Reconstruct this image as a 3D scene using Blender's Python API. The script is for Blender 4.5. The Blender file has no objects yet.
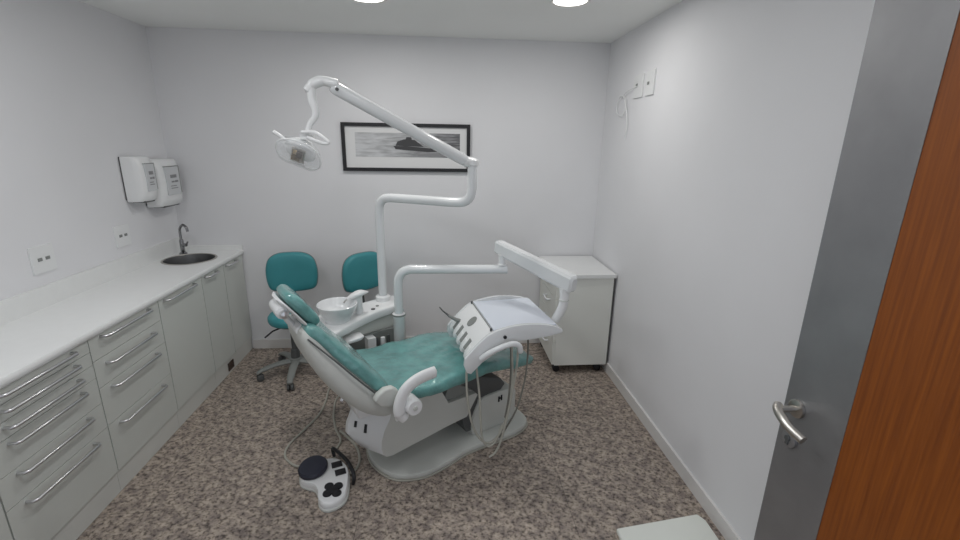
import bpy, bmesh, math, random
from mathutils import Vector, Matrix, noise

random.seed(7)
SC = bpy.context.scene
COL = SC.collection
PI = math.pi

# ------------------------------------------------------------------ room numbers (metres)
XL, XR, D, H = -2.03, 1.262, 3.607, 2.423      # left wall, right wall, back wall, ceiling
CF = -1.585                                    # front face of the worktop
CH = 0.85                                      # worktop height

# ------------------------------------------------------------------ materials
def lin(c):
    return tuple(((v / 255) / 12.92 if v / 255 <= 0.04045 else ((v / 255 + 0.055) / 1.055) ** 2.4) for v in c)

def mat(name, rgb, rough=0.5, metal=0.0, coat=0.0, bump=0.0, bscale=60, var=0.0, vscale=8, spec=0.5, alpha=1.0, trans=0.0, emit=0.0):
    m = bpy.data.materials.new(name); m.use_nodes = True
    nt = m.node_tree; N = nt.nodes; b = N['Principled BSDF']
    c = lin(rgb) + (1,)
    b.inputs['Base Color'].default_value = c
    b.inputs['Roughness'].default_value = rough
    b.inputs['Metallic'].default_value = metal
    b.inputs['Coat Weight'].default_value = coat
    b.inputs['Coat Roughness'].default_value = 0.08
    b.inputs['Specular IOR Level'].default_value = spec
    b.inputs['Alpha'].default_value = alpha
    b.inputs['Transmission Weight'].default_value = trans
    if emit:
        b.inputs['Emission Color'].default_value = c
        b.inputs['Emission Strength'].default_value = emit
    if bump or var:
        tc = N.new('ShaderNodeTexCoord')
    if var:
        n = N.new('ShaderNodeTexNoise'); n.inputs['Scale'].default_value = vscale; n.inputs['Detail'].default_value = 4
        nt.links.new(tc.outputs['Object'], n.inputs['Vector'])
        r = N.new('ShaderNodeValToRGB')
        r.color_ramp.elements[0].color = tuple(v * (1 - var) for v in c[:3]) + (1,)
        r.color_ramp.elements[1].color = tuple(min(1, v * (1 + var)) for v in c[:3]) + (1,)
        r.color_ramp.elements[0].position = .3; r.color_ramp.elements[1].position = .7
        nt.links.new(n.outputs['Fac'], r.inputs['Fac']); nt.links.new(r.outputs['Color'], b.inputs['Base Color'])
    if bump:
        n2 = N.new('ShaderNodeTexNoise'); n2.inputs['Scale'].default_value = bscale; n2.inputs['Detail'].default_value = 3
        nt.links.new(tc.outputs['Object'], n2.inputs['Vector'])
        bp = N.new('ShaderNodeBump'); bp.inputs['Strength'].default_value = bump; bp.inputs['Distance'].default_value = 0.01
        nt.links.new(n2.outputs['Fac'], bp.inputs['Height']); nt.links.new(bp.outputs['Normal'], b.inputs['Normal'])
        if coat: nt.links.new(bp.outputs['Normal'], b.inputs['Coat Normal'])
    return m

def granite():
    m = bpy.data.materials.new('granite'); m.use_nodes = True
    nt = m.node_tree; N = nt.nodes; L = nt.links; b = N['Principled BSDF']
    tc = N.new('ShaderNodeTexCoord')
    mp = N.new('ShaderNodeMapping'); mp.inputs['Rotation'].default_value = (0, 0, .6); mp.inputs['Scale'].default_value = (1, 1.1, 1)
    L.new(tc.outputs['Object'], mp.inputs['Vector'])
    n1 = N.new('ShaderNodeTexNoise'); n1.inputs['Scale'].default_value = 54; n1.inputs['Detail'].default_value = 4; n1.inputs['Roughness'].default_value = .65
    L.new(mp.outputs['Vector'], n1.inputs['Vector'])
    r1 = N.new('ShaderNodeValToRGB'); cr = r1.color_ramp
    cr.elements[0].position = .36; cr.elements[0].color = lin((98, 92, 88)) + (1,)
    cr.elements[1].position = .72; cr.elements[1].color = lin((208, 203, 196)) + (1,)
    e = cr.elements.new(.44); e.color = lin((146, 139, 132)) + (1,)
    e = cr.elements.new(.5); e.color = lin((178, 171, 163)) + (1,)
    e = cr.elements.new(.6); e.color = lin((188, 181, 173)) + (1,)
    L.new(n1.outputs['Fac'], r1.inputs['Fac'])
    n2 = N.new('ShaderNodeTexNoise'); n2.inputs['Scale'].default_value = 22; n2.inputs['Detail'].default_value = 3
    L.new(mp.outputs['Vector'], n2.inputs['Vector'])
    r2 = N.new('ShaderNodeValToRGB')
    r2.color_ramp.elements[0].position = .35; r2.color_ramp.elements[0].color = lin((192, 184, 184)) + (1,)
    r2.color_ramp.elements[1].position = .62; r2.color_ramp.elements[1].color = lin((255, 246, 238)) + (1,)
    L.new(n2.outputs['Fac'], r2.inputs['Fac'])
    mx = N.new('ShaderNodeMix'); mx.data_type = 'RGBA'; mx.blend_type = 'MULTIPLY'; mx.inputs['Factor'].default_value = 1
    L.new(r1.outputs['Color'], mx.inputs[6]); L.new(r2.outputs['Color'], mx.inputs[7])
    # thin slab joints
    sx = N.new('ShaderNodeSeparateXYZ'); L.new(tc.outputs['Object'], sx.inputs['Vector'])
    def joint(sock, off, per):
        a = N.new('ShaderNodeMath'); a.operation = 'ADD'; a.inputs[1].default_value = off; L.new(sock, a.inputs[0])
        p = N.new('ShaderNodeMath'); p.operation = 'PINGPONG'; p.inputs[1].default_value = per / 2; L.new(a.outputs[0], p.inputs[0])
        l = N.new('ShaderNodeMath'); l.operation = 'LESS_THAN'; l.inputs[1].default_value = .0014; L.new(p.outputs[0], l.inputs[0])
        return l.outputs[0]
    j1 = joint(sx.outputs['Y'], 10 - 1.835 + .0, 1.0); j2 = joint(sx.outputs['X'], 10.4, 1.0)
    mxj = N.new('ShaderNodeMath'); mxj.operation = 'MAXIMUM'; L.new(j1, mxj.inputs[0]); L.new(j2, mxj.inputs[1])
    hf = N.new('ShaderNodeMath'); hf.operation = 'MULTIPLY'; hf.inputs[1].default_value = .55; L.new(mxj.outputs[0], hf.inputs[0])
    m2 = N.new('ShaderNodeMix'); m2.data_type = 'RGBA'; L.new(hf.outputs[0], m2.inputs['Factor'])
    L.new(mx.outputs[2], m2.inputs[6]); m2.inputs[7].default_value = lin((45, 40, 38)) + (1,)
    L.new(m2.outputs[2], b.inputs['Base Color'])
    b.inputs['Roughness'].default_value = .5; b.inputs['Specular IOR Level'].default_value = .3
    return m

def wood():
    m = bpy.data.materials.new('orange_wood'); m.use_nodes = True
    nt = m.node_tree; N = nt.nodes; L = nt.links; b = N['Principled BSDF']
    tc = N.new('ShaderNodeTexCoord'); mp = N.new('ShaderNodeMapping'); mp.inputs['Scale'].default_value = (14, 40, 1.3)
    L.new(tc.outputs['Object'], mp.inputs['Vector'])
    n = N.new('ShaderNodeTexNoise'); n.inputs['Scale'].default_value = 3; n.inputs['Detail'].default_value = 6
    L.new(mp.outputs['Vector'], n.inputs['Vector'])
    r = N.new('ShaderNodeValToRGB')
    r.color_ramp.elements[0].position = .3; r.color_ramp.elements[0].color = lin((122, 61, 10)) + (1,)
    r.color_ramp.elements[1].position = .75; r.color_ramp.elements[1].color = lin((152, 82, 18)) + (1,)
    L.new(n.outputs['Fac'], r.inputs['Fac']); L.new(r.outputs['Color'], b.inputs['Base Color'])
    b.inputs['Roughness'].default_value = .45
    return m

def sea_photo():
    m = bpy.data.materials.new('grey_sea_print'); m.use_nodes = True
    nt = m.node_tree; N = nt.nodes; L = nt.links; b = N['Principled BSDF']
    tc = N.new('ShaderNodeTexCoord'); mp = N.new('ShaderNodeMapping'); mp.inputs['Scale'].default_value = (5, 1, 38)
    L.new(tc.outputs['Object'], mp.inputs['Vector'])
    n = N.new('ShaderNodeTexNoise'); n.inputs['Scale'].default_value = 1.5; n.inputs['Detail'].default_value = 5
    L.new(mp.outputs['Vector'], n.inputs['Vector'])
    sx = N.new('ShaderNodeSeparateXYZ'); L.new(tc.outputs['Object'], sx.inputs['Vector'])
    g = N.new('ShaderNodeMapRange'); g.inputs['From Min'].default_value = -.36; g.inputs['From Max'].default_value = .42
    g.inputs['To Min'].default_value = .10; g.inputs['To Max'].default_value = -.42
    L.new(sx.outputs['X'], g.inputs['Value'])
    a = N.new('ShaderNodeMath'); a.operation = 'ADD'; L.new(n.outputs['Fac'], a.inputs[0]); L.new(g.outputs['Result'], a.inputs[1])
    r = N.new('ShaderNodeValToRGB')
    r.color_ramp.elements[0].position = .05; r.color_ramp.elements[0].color = lin((96, 96, 98)) + (1,)
    r.color_ramp.elements[1].position = .62; r.color_ramp.elements[1].color = lin((205, 206, 208)) + (1,)
    L.new(a.outputs[0], r.inputs['Fac']); L.new(r.outputs['Color'], b.inputs['Base Color'])
    b.inputs['Roughness'].default_value = .4
    return m

M = dict(
    wall=mat('wall_paint', (230, 230, 232), .85, bump=.03, bscale=120, var=.02, vscale=1.5, spec=.2),
    ceil=mat('ceiling_paint', (243, 244, 242), .9, var=.02, vscale=1.2, spec=.2),
    trim=mat('white_trim', (226, 224, 222), .5),
    floor=granite(),
    top=mat('white_worktop', (234, 235, 234), .35, var=.012, vscale=20),
    lam=mat('pale_laminate', (206, 209, 204), .5, var=.012, vscale=3),
    kick=mat('grey_plinth', (212, 213, 208), .6),
    cab=mat('white_laminate', (228, 229, 223), .45),
    edge=mat('dark_edge', (92, 93, 92), .6),
    chrome=mat('chrome', (214, 214, 216), .30, 1),
    steel=mat('brushed_steel', (154, 154, 156), .42, .75, var=.10, vscale=5),
    satin=mat('satin_steel', (190, 186, 180), .3, 1),
    sink=mat('sink_steel', (104, 105, 106), .42, .8),
    darkchrome=mat('dark_chrome', (150, 150, 152), .16, 1),
    gloss=mat('glossy_white_enamel', (227, 229, 230), .25, coat=.5),
    plast=mat('white_plastic', (234, 235, 235), .35, coat=.2),
    offw=mat('pale_grey_plastic', (204, 206, 201), .45, var=.02, vscale=5),
    grey=mat('mid_grey_plastic', (134, 137, 134), .5),
    dgrey=mat('dark_grey_plastic', (84, 86, 86), .5),
    black=mat('black_plastic', (26, 26, 30), .5),
    navy=mat('blue_black_rubber', (40, 42, 56), .55),
    teal=mat('teal_vinyl_under_clear_film', (98, 154, 151), .40, coat=1.0, bump=1.0, bscale=20, var=.22, vscale=13),
    teal2=mat('plain_teal_vinyl', (62, 144, 151), .45, var=.05, vscale=9),
    hose=mat('pale_hose', (172, 170, 160), .5),
    hosed=mat('grey_hose', (120, 118, 110), .5),
    wood=wood(), art=sea_photo(),
    mount=mat('picture_mount', (226, 226, 226), .6),
    ink=mat('dark_print', (66, 66, 68), .6), ink2=mat('mid_print', (138, 138, 140), .6),
    smoke=mat('smoked_window', (208, 210, 212), .25, coat=.4),
    clear=mat('clear_plastic', (225, 228, 230), .10, coat=.6, alpha=.26),
    gold=mat('gold_reflector', (150, 130, 90), .25, .8),
    lamp=mat('lamp_glow', (255, 252, 245), .5, emit=9.0),
    tape=mat('olive_patch', (122, 122, 60), .6),
    mat_=mat('white_mat', (236, 239, 232), .6, var=.02, vscale=6),
    brown=mat('brown_plate', (66, 52, 44), .5),
)

# ------------------------------------------------------------------ mesh helpers
def finish(name, bm, m, parent=None, angle=40, loc=None):
    bmesh.ops.recalc_face_normals(bm, faces=bm.faces)
    me = bpy.data.meshes.new(name); bm.to_mesh(me); bm.free()
    me.polygons.foreach_set('use_smooth', [True] * len(me.polygons))
    me.set_sharp_from_angle(angle=math.radians(angle))
    me.materials.append(M[m] if isinstance(m, str) else m)
    o = bpy.data.objects.new(name, me); COL.objects.link(o)
    if parent: o.parent = parent
    if loc: o.location = loc
    return o

def merge(dst, src):
    me = bpy.data.meshes.new('tmp'); src.to_mesh(me); src.free()
    dst.from_mesh(me); bpy.data.meshes.remove(me)

def bev(bm, r, seg=2, ang=30):
    if r <= 0: return bm
    es = [e for e in bm.edges if len(e.link_faces) == 2 and e.calc_face_angle(0) > math.radians(ang)]
    bmesh.ops.bevel(bm, geom=es, offset=r, segments=seg, affect='EDGES', profile=.5, clamp_overlap=True)
    return bm

def box(x0, x1, y0, y1, z0, z1, r=0.0, seg=2):
    bm = bmesh.new()
    v = [bm.verts.new((x, y, z)) for z in (z0, z1) for x, y in ((x0, y0), (x1, y0), (x1, y1), (x0, y1))]
    for f in ((3, 2, 1, 0), (4, 5, 6, 7), (0, 1, 5, 4), (1, 2, 6, 5), (2, 3, 7, 6), (3, 0, 4, 7)):
        bm.faces.new([v[i] for i in f])
    return bev(bm, r, seg)

def prism(poly, a, b, axis='y', r=0.0, seg=2, ang=30):
    """poly of 2-D points; axis y: (x,z) swept in y; axis z: (x,y) swept in z; axis x: (y,z) swept in x."""
    bm = bmesh.new()
    def P(p, w):
        return {'y': (p[0], w, p[1]), 'z': (p[0], p[1], w), 'x': (w, p[0], p[1])}[axis]
    A = [bm.verts.new(P(p, a)) for p in poly]; B = [bm.verts.new(P(p, b)) for p in poly]
    bm.faces.new(A); bm.faces.new(B[::-1])
    n = len(poly)
    for i in range(n): bm.faces.new((A[i], B[i], B[(i + 1) % n], A[(i + 1) % n]))
    bmesh.ops.recalc_face_normals(bm, faces=bm.faces)
    return bev(bm, r, seg, ang)

def spline(pts, n=8):
    """Catmull-Rom through points (tuples of any length)."""
    out = []
    P = [tuple(p) for p in pts]
    for i in range(len(P) - 1):
        p0 = P[max(i - 1, 0)]; p1 = P[i]; p2 = P[i + 1]; p3 = P[min(i + 2, len(P) - 1)]
        for k in range(n):
            t = k / n
            out.append(tuple(.5 * (2 * b + (c - a) * t + (2 * a - 5 * b + 4 * c - d) * t * t + (3 * b - a - 3 * c + d) * t ** 3)
                             for a, b, c, d in zip(p0, p1, p2, p3)))
    out.append(P[-1])
    return out

def closed_spline(pts, n=5):
    P = list(pts); q = [P[-1]] + P + [P[0], P[1]]
    s = spline(q, n)
    return s[n:n + n * len(P)]

def loft(rings, cap=True):
    bm = bmesh.new()
    R = [[bm.verts.new(p) for p in r] for r in rings]
    n = len(R[0])
    for a, b in zip(R, R[1:]):
        for i in range(n): bm.faces.new((a[i], a[(i + 1) % n], b[(i + 1) % n], b[i]))
    if cap: bm.faces.new(R[0][::-1]); bm.faces.new(R[-1])
    return bm

def tube(pts, r, seg=12, flat=1.0, up=None, rend=False):
    """swept tube; r number or list; flat squashes the second axis; rend rounds the two ends."""
    pts = [Vector(p) for p in pts]; n = len(pts)
    rs = r if isinstance(r, (list, tuple)) else [r] * n
    T = [(pts[min(i + 1, n - 1)] - pts[max(i - 1, 0)]).normalized() for i in range(n)]
    ref = Vector(up) if up else (Vector((0, 0, 1)) if abs(T[0].z) < .9 else Vector((0, 1, 0)))
    rings = []
    for i in range(n):
        s = T[i].cross(ref)
        if s.length < 1e-4: s = T[i].orthogonal()
        s.normalize(); w = s.cross(T[i]).normalized()
        if not up: ref = w
        def ring(c, k):
            return [c + s * (math.cos(2 * PI * j / seg) * rs[i] * k) + w * (math.sin(2 * PI * j / seg) * rs[i] * flat * k) for j in range(seg)]
        if rend and i == 0:
            for q in (1, .55): rings.append(ring(pts[0] - T[0] * rs[0] * q * .8, math.sqrt(max(0, 1 - q * q)) + .12))
        rings.append(ring(pts[i], 1))
        if rend and i == n - 1:
            for q in (.55, 1): rings.append(ring(pts[-1] + T[-1] * rs[-1] * q * .8, math.sqrt(max(0, 1 - q * q)) + .12))
    return loft(rings)

def lathe(prof, seg=32, c=(0, 0, 0), axis='z', sx=1.0, sy=1.0, hollow=False):
    if hollow: prof = list(prof) + [prof[0]]
    rings = []
    for rr, h in prof:
        ring = []
        for j in range(seg):
            a = 2 * PI * j / seg; x, y = math.cos(a) * rr * sx, math.sin(a) * rr * sy
            p = {'z': (x, y, h), 'y': (x, h, y), 'x': (h, x, y)}[axis]
            ring.append((p[0] + c[0], p[1] + c[1], p[2] + c[2]))
        rings.append(ring)
    bm = loft(rings, not hollow)
    if hollow: bmesh.ops.remove_doubles(bm, verts=bm.verts, dist=1e-6)
    return bm

def disc(c, r, t, axis='z', seg=24, b=.15):
    return lathe([(r * (1 - b), -t / 2), (r, -t / 2 + t * b), (r, t / 2 - t * b), (r * (1 - b), t / 2)], seg, c, axis)

def xf(bm, mtx): bmesh.ops.transform(bm, matrix=mtx, verts=bm.verts); return bm

def secs(hw, th, e1=.35, e2=.5, n=32):
    out = []
    for j in range(n):
        a = 2 * PI * j / n; c, s = math.cos(a), math.sin(a)
        out.append((hw * math.copysign(abs(c) ** e1, c), th / 2 * math.copysign(abs(s) ** e2, s)))
    return out

def cushion(stations, nsub=5, wr=.0, e1=.35, e2=.5):
    """stations: (s, z, half width, thickness) along a path in the s-z plane, t across."""
    st = spline(stations, nsub)
    rings = []
    for i, (s, z, hw, th) in enumerate(st):
        a = st[max(i - 1, 0)]; b = st[min(i + 1, len(st) - 1)]
        d = Vector((b[0] - a[0], 0, b[1] - a[1])).normalized()
        nrm = Vector((-d.z, 0, d.x))
        if nrm.z < 0: nrm = -nrm
        ring = []
        for t, h in secs(hw, th, e1, e2):
            p = Vector((s, t, z)) + nrm * h
            if wr: p += nrm * (wr * noise.noise(p * 9) + .5 * wr * noise.noise(p * 23))
            ring.append(p)
        rings.append(ring)
    return loft(rings)

# ------------------------------------------------------------------ object helpers
def tag(o, label=None, cat=None, group=None, kind=None):
    if label: o['label'] = label
    if cat: o['category'] = cat
    if group: o['group'] = group
    if kind: o['kind'] = kind
    return o

def thing(name, label, cat, loc=(0, 0, 0), rz=0.0, group=None):
    o = bpy.data.objects.new(name, None); COL.objects.link(o)
    o.location = loc; o.rotation_euler = (0, 0, rz); o.empty_display_size = .1
    return tag(o, label, cat, group)

def struct(name, bm, m, parent=None, angle=40):
    o = finish(name, bm, m, parent, angle)
    if not parent: o['kind'] = 'structure'
    return o

def copy_tree(o, parent=None):
    c = o.copy(); COL.objects.link(c)
    if parent: c.parent = parent
    for ch in list(o.children): copy_tree(ch, c)
    return c

def join(*bms):
    d = bmesh.new()
    for b in bms: merge(d, b)
    return d

# ================================================================== ROOM SHELL
YF = 0.10                                       # hallway side of the front wall
struct('floor', box(XL - .12, XR + .12, -1.6, D + .12, -.1, 0), 'floor')
struct('ceiling', box(XL - .12, XR + .12, -.0, D + .12, H, H + .1), 'ceil')
struct('wall_back', box(XL - .12, XR + .12, D, D + .12, 0, H), 'wall')
struct('wall_left', box(XL - .12, XL, YF, D, 0, H), 'wall')
struct('wall_right', box(XR, XR + .12, YF, D, 0, H), 'wall')
struct('wall_front', join(box(XL, -.62, YF, .23, 0, H), box(1.0, XR, YF, .23, 0, H), box(-.62, 1.0, YF, .23, 2.14, H)), 'wall')
struct('baseboard_right', box(XR - .013, XR, .24, D, 0, .078, .004), 'trim')
struct('baseboard_back', box(CF + .0, XR - .014, D - .013, D, 0, .078, .004), 'trim')

# downlights in the ceiling
def downlight(x, y, label):
    t = thing('ceiling_downlight', label, 'light', (x, y, H), group='round ceiling downlights')
    finish('trim_ring', lathe([(.088, -.001), (.106, -.001), (.106, -.006), (.100, -.010), (.088, -.006)], 40, hollow=True), 'trim', t)
    finish('diffuser', lathe([(.0, -.001), (.089, -.001), (.089, -.006), (.0, -.009)], 40), 'lamp', t)
    l = bpy.data.lights.new('downlight_lamp', 'AREA'); l.shape = 'DISK'; l.size = .17; l.energy = LE
    l.color = (1.0, .985, .96)
    o = bpy.data.objects.new('downlight_lamp', l); COL.objects.link(o); o.location = (x, y, H - .02)
LE = 7.0
downlight(.68, 2.628, 'bright round downlight in the ceiling near the right wall')
LE = 9.5
downlight(-.39, 2.712, 'round downlight in the ceiling above the framed picture, just cut by the frame')
for x, y, e in ((-.39, 1.15, 12), (.40, 1.15, 3.0), (-1.35, 1.6, 8.5)):  # unseen lamps without fixtures, added to balance light on walls and cabinet fronts
    l = bpy.data.lights.new('unseen_fill_lamp', 'AREA'); l.shape = 'DISK'; l.size = .3; l.energy = e
    l.color = (.97, .985, 1.0)
    o = bpy.data.objects.new('unseen_fill_lamp', l); COL.objects.link(o); o.location = (x, y, H - .01)

# ================================================================== DOOR (open, at the right)
DX, DY0, DY1 = .99, .262, 1.080                 # leaf plane and its hinge and lock edges
dr = bpy.data.objects.new('door_1', None); COL.objects.link(dr); dr.location = (DX, DY1, 0); dr['kind'] = 'structure'
SW = .193                                       # width of the steel stile
finish('wood_panel', box(0, .034, DY0 - DY1, -SW, .008, 2.10, .001), 'wood', dr)
finish('steel_stile', box(-.0015, .0355, -SW - .0005, 0, .008, 2.10, .001), 'steel', dr)
hz = .985
hd = finish('lever_handle', join(
    tube([(-.004, -.048, hz), (-.058, -.048, hz)], .0095, 16),
    tube(spline([(-.052, -.036, hz + .006), (-.064, -.050, hz + .002), (-.070, -.080, hz - .009), (-.068, -.110, hz - .020), (-.060, -.146, hz - .030)], 6), .0120, 16)), 'satin', dr)
finish('handle_rose', disc((-.006, -.048, hz), .026, .010, 'x'), 'satin', hd)
lk = finish('lock_rose', disc((-.006, -.048, hz - .098), .025, .010, 'x'), 'steel', dr)
finish('lock_cylinder', join(disc((-.012, -.048, hz - .095), .009, .008, 'x'), box(-.014, -.008, -.053, -.043, hz - .114, hz - .096, .002)), 'dgrey', lk)

# ================================================================== WORKTOP AND CABINETS
# worktop with a round hole for the sink
SX, SY, SR = -1.818, 3.302, .166
def worktop_bm():
    bm = box(XL + .001, CF, .30, 3.08, CH - .034, CH, 0)
    x0, x1, y0, y1 = XL + .001, CF, 3.08, D - .001
    angs = sorted([2 * PI * k / 48 for k in range(48)] + [math.atan2(y - SY, x - SX) % (2 * PI) for x in (x0, x1) for y in (y0, y1)])
    b2 = bmesh.new(); rows = []
    for a in angs:
        c, s = math.cos(a), math.sin(a)
        k = min([((x1 if c > 0 else x0) - SX) / c if abs(c) > 1e-9 else 9, ((y1 if s > 0 else y0) - SY) / s if abs(s) > 1e-9 else 9])
        o = (SX + c * k, SY + s * k); i = (SX + c * SR, SY + s * SR)
        rows.append([b2.verts.new(p) for p in ((*i, CH), (*o, CH), (*o, CH - .034), (*i, CH - .034))])
    n = len(rows)
    for q in range(n):
        A, B = rows[q], rows[(q + 1) % n]
        for e in range(4): b2.faces.new((A[e], B[e], B[(e + 1) % 4], A[(e + 1) % 4]))
    merge(bm, b2); return bm
wt = thing('worktop', 'long white worktop with upstand running along the left wall', 'worktop', (0, 0, 0))
finish('worktop_slab', worktop_bm(), 'top', wt)
finish('front_edge', prism([(CF, CH - .034), (CF + .010, CH - .034), (CF + .016, CH - .026), (CF + .016, CH - .008), (CF + .010, CH), (CF, CH)], .30, D - .001, 'y', 0), 'top', wt)
finish('upstand', join(box(XL + .001, XL + .018, .30, D - .002, CH, CH + .105, .004), box(XL + .018, CF + .012, D - .016, D - .001, CH, CH + .036, .003)), 'top', wt)

def bar_handle(y0, y1, z, parent, r=.0068):
    x = CF + .034
    pts = [(CF + .0005, y0, z), (x - .010, y0, z), (x, y0 + .010, z), (x, y1 - .010, z), (x - .010, y1, z), (CF + .0005, y1, z)]
    o = finish('handle', tube(pts, r, 10), 'chrome', parent)
    return o
def cabinet(y0, y1, label, fronts, group='floor cabinets along the left wall'):
    t = thing('base_cabinet', label, 'cabinet', (0, 0, 0), group=group)
    ZT = CH - .036
    finish('carcass', join(box(XL + .003, CF - .021, y0 + .001, y0 + .017, .112, ZT), box(XL + .003, CF - .021, y1 - .017, y1 - .001, .112, ZT), box(XL + .003, CF - .021, y0 + .017, y1 - .017, .112, .130), box(XL + .003, XL + .010, y0 + .017, y1 - .017, .130, ZT)), 'kick', t)
    finish('plinth', box(XL + .05, CF - .010, y0 + .001, y1 - .001, .001, .112), 'kick', t)
    for kind, a, b, za, zb, hs in fronts:
        f = finish(kind, box(CF - .020, CF, a + .0032, b - .0032, za + .0012, zb - .0012, .0012, 1), 'lam', t)
        for (h0, h1, hz_) in hs: bar_handle(h0, h1, hz_, f)
    return t
Y = (.42, .94, 1.463, 1.984, 2.502, 2.972, 3.283, 3.600)
def stack(y0, y1, h0, h1, tops, hzs):
    return [('drawer', y0, y1, b, a, [(h0, h1, h)]) for a, b, h in zip(tops, tops[1:], hzs)]
cabinet(Y[1], Y[2], 'pale laminate cabinet at the near end of the worktop, cut by the frame', [('door', Y[1], Y[2], .118, .814, [(1.05, 1.36, .795)])])
cabinet(Y[2], Y[3], 'pale laminate cabinet with six stacked drawers', stack(Y[2], Y[3], 1.542, 1.886, (.814, .753, .690, .625, .497, .368, .118), (.797, .735, .668, .603, .475, .346)))
cabinet(Y[3], Y[4], 'pale laminate cabinet with four drawers, between the six-drawer one and the door', stack(Y[3], Y[4], 2.058, 2.402, (.814, .700, .566, .370, .118), (.798, .664, .541, .344)))
cabinet(Y[4], Y[5], 'pale laminate cabinet with a single tall door and one long bar handle', [('door', Y[4], Y[5], .118, .814, [(2.552, 2.862, .798)])])
cabinet(Y[5], Y[7], 'pale laminate double-door cabinet below the sink with two short handles', [('door', Y[5], Y[6], .118, .814, [(3.010, 3.155, .798)]), ('door', Y[6], Y[7], .118, .814, [(3.315, 3.460, .798)])])
tag(finish('kick_plate_outlet', box(CF - .0098, CF - .004, 3.16, 3.245, .022, .082, .002), 'brown'), 'small dark brown outlet plate on the plinth under the sink cabinet', 'outlet')

# sink and faucet
sk = thing('round_sink', 'round stainless steel sink set into the worktop', 'sink', (SX, SY, CH))
finish('bowl', lathe([(SR - .004, .0005), (SR - .008, -.012), (SR - .02, -.09), (SR - .06, -.118), (.025, -.124), (.025, -.128), (SR - .058, -.122), (SR - .017, -.092), (SR - .005, -.012)], 48, hollow=True), 'sink', sk)
finish('rim', lathe([(SR - .006, .001), (SR - .004, .004), (SR + .006, .004), (SR + .009, .001)], 48, hollow=True), 'satin', sk)
finish('drain', disc((0, 0, -.122), .026, .006), 'chrome', sk)
fx, fy = -1.945, 3.462
fc = thing('swan_neck_faucet', 'chrome swan-neck faucet behind the round sink', 'faucet', (fx, fy, CH))
finish('base_collar', lathe([(.026, .001), (.026, .008), (.017, .016), (.0, .018)], 24), 'darkchrome', fc)
finish('body', lathe([(.015, .01), (.015, .10), (.012, .112), (.0, .113)], 20), 'darkchrome', fc)
finish('spout', tube(spline([(0, 0, .10), (0, 0, .165), (.008, -.004, .198), (.034, -.012, .222), (.062, -.022, .205), (.068, -.024, .175)], 7), .009, 14), 'darkchrome', fc)
kn = finish('lever', tube([(.008, -.006, .07), (.040, -.022, .074)], .0125, 14, rend=True), 'darkchrome', fc)
finish('lever_tip', tube([(.040, -.022, .074), (.062, -.034, .098)], [.008, .006], 10, rend=True), 'darkchrome', kn)

# ================================================================== WALL FITTINGS
def outlet(y0, y1, z0, z1, x, sgn, label, sockets, group):
    t = thing('wall_outlet', label, 'outlet', (x, (y0 + y1) / 2, (z0 + z1) / 2), group=group)
    w, h = (y1 - y0) / 2, (z1 - z0) / 2
    a, b = (0.001, .009) if sgn > 0 else (-.009, -.001)
    finish('plate', box(a, b, -w, w, -h, h, .003), 'plast', t)
    a2, b2 = (.009, .012) if sgn > 0 else (-.012, -.009)
    for (sy, sz) in sockets:
        finish('socket', box(min(a2, b2), max(a2, b2), sy - .012, sy + .012, sz - .008, sz + .008, .002), 'grey', t)
outlet(2.318, 2.456, 1.019, 1.155, XL, 1, 'white two-socket outlet plate on the left wall, nearer the front', ((-.022, 0), (.024, 0)), 'outlets above the worktop')
outlet(2.916, 3.046, 1.020, 1.153, XL, 1, 'white two-socket outlet plate on the left wall below the dispensers', ((-.022, .002), (.024, .002)), 'outlets above the worktop')
outlet(2.775, 2.888, 1.985, 2.125, XR, -1, 'white wall plate high on the right wall, nearer of two', ((.02, .0),), 'plates high on the right wall')
outlet(2.93, 3.07, 1.985, 2.122, XR, -1, 'white wall plate high on the right wall, with a cable coming out', ((.02, .01),), 'plates high on the right wall')
cab = finish('wall_cable', join(
    tube(spline([(XR - .013, 3.00, 2.055), (XR - .02, 3.10, 2.045), (XR - .016, 3.22, 2.02), (XR - .014, 3.28, 2.01), (XR - .012, 3.33, 1.96), (XR - .012, 3.30, 1.90), (XR - .014, 3.20, 1.89), (XR - .014, 3.16, 1.93), (XR - .014, 3.18, 2.0), (XR - .012, 3.27, 2.02)], 8), .0032, 8),
    tube(spline([(XR - .020, 3.27, 2.02), (XR - .022, 3.20, 2.01), (XR - .021, 3.14, 1.94), (XR - .02, 3.11, 1.87), (XR - .014, 3.11, 1.80), (XR - .012, 3.13, 1.735)], 8), .0032, 8)), 'plast')
tag(cab, 'thin white cable coiled on the right wall beside the plates', 'cable')

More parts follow.
